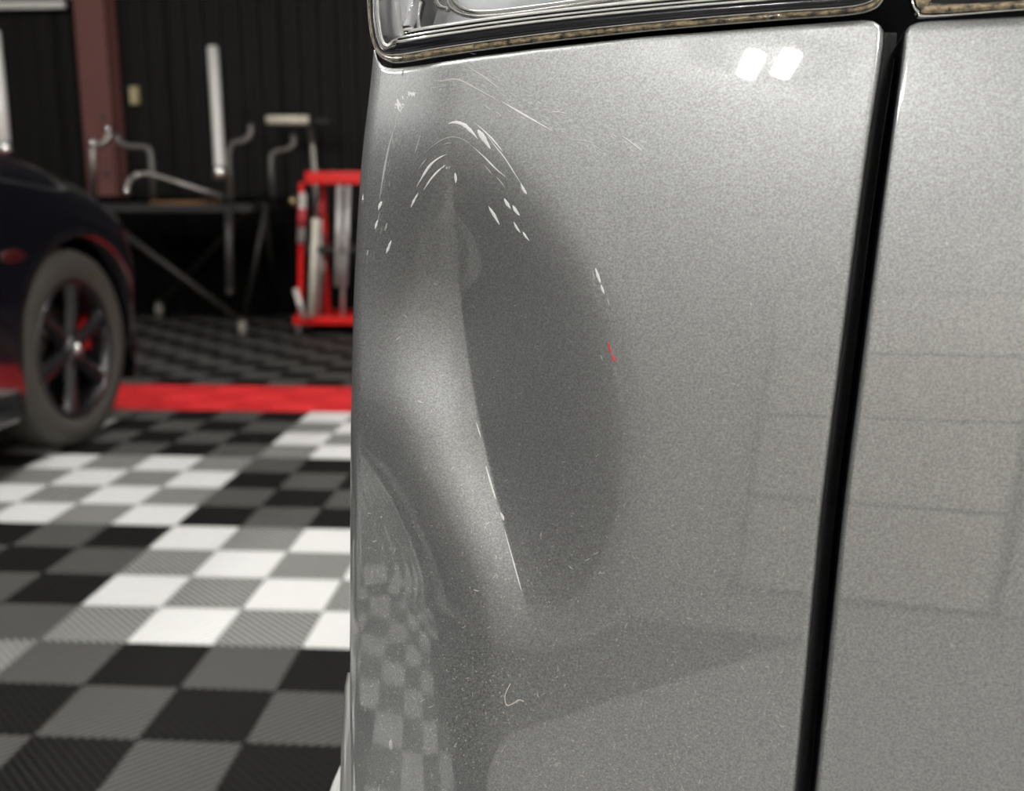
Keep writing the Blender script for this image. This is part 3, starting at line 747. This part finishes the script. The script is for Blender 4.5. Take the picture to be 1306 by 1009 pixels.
# ------------------------------------------------------------------ red tool cart
gq = ground(380, 428); Zc = (gq-CAM).dot(cfy)
cart = empty('tool_cart', gq, 'red wheeled tool cart with upright rods beside the grey panel', 'cart')
wx = .62; dp = .42
def ath(u, v, D):
    d = RM @ Vector(((u-CX)/F, -(v-CY)/F, -1)); return CAM+d*(D/d.dot(cfy))
def cp(x, y, z): return gq+cfx*x+cfy*y+UP*z
def cbox(name, x0, x1, y0, y1, z0, z1, m, bev=.006, lab=None):
    mb = MB(); mb.box(((x0+x1)/2, (y0+y1)/2, (z0+z1)/2), (x1-x0, y1-y0, z1-z0), bev=bev); mb.v = [tuple(cp(*p)) for p in mb.v]
    o = mb.build(name, m, cart, smooth=False)
    return o
cbox('bottom_shelf', -.03, wx, 0, dp, .075, .13, M_red)
cbox('middle_shelf', .05, wx, .06, dp, .56, .60, M_tbl)
cbox('top_shelf', .09, wx, 0, dp, 1.02, 1.10, M_red)
for x, y in ((-.005, .01), (.12, dp-.05), (wx-.03, .01), (wx-.03, dp-.05)):
    mb = MB(); mb.box((x+.02, y+.02, .57), (.032, .032, .92), bev=.004); sh = .05 if x < .1 else 0
    mb.v = [tuple(cp(p[0]+sh*(p[2]-.1), p[1], p[2])) for p in mb.v]; mb.build('post', M_red, cart, smooth=False)
for x, y in ((0, .03), (wx-.04, .03), (0, dp-.03), (wx-.04, dp-.03)):
    mb = MB(); mb.tube([(x-.015, y, .035), (x+.015, y, .035)], .034, 16); mb.v = [tuple(cp(*p)) for p in mb.v]; mb.build('caster', mat('brown_caster', (.12, .09, .08), rough=.5), cart)
# rods standing in the cart, each a tool of its own
def rod(pix, Zd, r, label, handle=None, m=M_chrome):
    pts = [ath(a_, b_, Zd) for a_, b_ in pix]
    root = empty('repair_rod', pts[-1], label, 'rod', 'repair rods standing in the red cart')
    MB().tube(pts, r, 10).build('shaft', m, root)
    MB().ball(pts[0], r*1.15, 12, 8).build('tip', m, root)
    if handle:
        MB().tube([ath(handle[0][0], handle[0][1], Zd-.01), ath(handle[1][0], handle[1][1], Zd-.01)], r*1.15, 10).build('handle', handle[2], root)
M_rodw = mat('satin_steel_rod', (.70, .69, .66), rough=.4, metal=.5)
M_pink = mat('red_rubber_grip', (.45, .04, .05), rough=.4)
M_pur = mat('grey_purple_grip', (.22, .20, .26), rough=.4)
Zr = Zc-.06
rod([(386, 251), (384, 310)], Zr, .026, 'short rod with a red grip at the upper left of the cart', ((386, 266), (384.5, 290), M_pink), m=M_rodw)
mb = MB(); mb.tube([ath(378, 372, Zr), ath(388, 406, Zr)], .020, 10); mb.ball(ath(378, 372, Zr), .024, 12, 8); mb.build('slanted_handle', M_rodw, cart)
rod([(402, 282), (397, 404)], Zr+.02, .020, 'tall pale rod leaning left of the cart middle', m=mat('ivory_rod', (.80, .77, .66), rough=.4))
rod([(409, 262), (405, 404)], Zr+.14, .015, 'red topped rod second from the left of the cart', ((409, 258), (408.5, 278), M_pink), m=M_rodw)
rod([(413, 300), (412, 404)], Zr+.2, .012, 'thin steel rod in front of the dark cart middle', m=M_steel)
rod([(433, 240), (430, 365)], Zr+.04, .018, 'ball topped steel rod left of the pair near the grey panel', m=M_rodw)
rod([(444, 240), (440, 365)], Zr+.06, .016, 'ball topped steel rod right of the pair near the grey panel', m=M_rodw)
rod([(438, 300), (437, 404)], Zr+.16, .014, 'low steel rod between the two ball topped rods', m=M_rodw)
# round tool head hanging just left of the cart
mb = MB(); mb.ball(ath(374, 257, Zc+.02), .034, 12, 8); mb.build('knob', mat('brass', (.45, .36, .2), rough=.3, metal=1), cart)
mb = MB(); mb.tube([ath(374, 257, Zc+.02), ath(390, 256, Zc+.02)], .008, 8); mb.build('knob_bracket', M_tbl, cart)
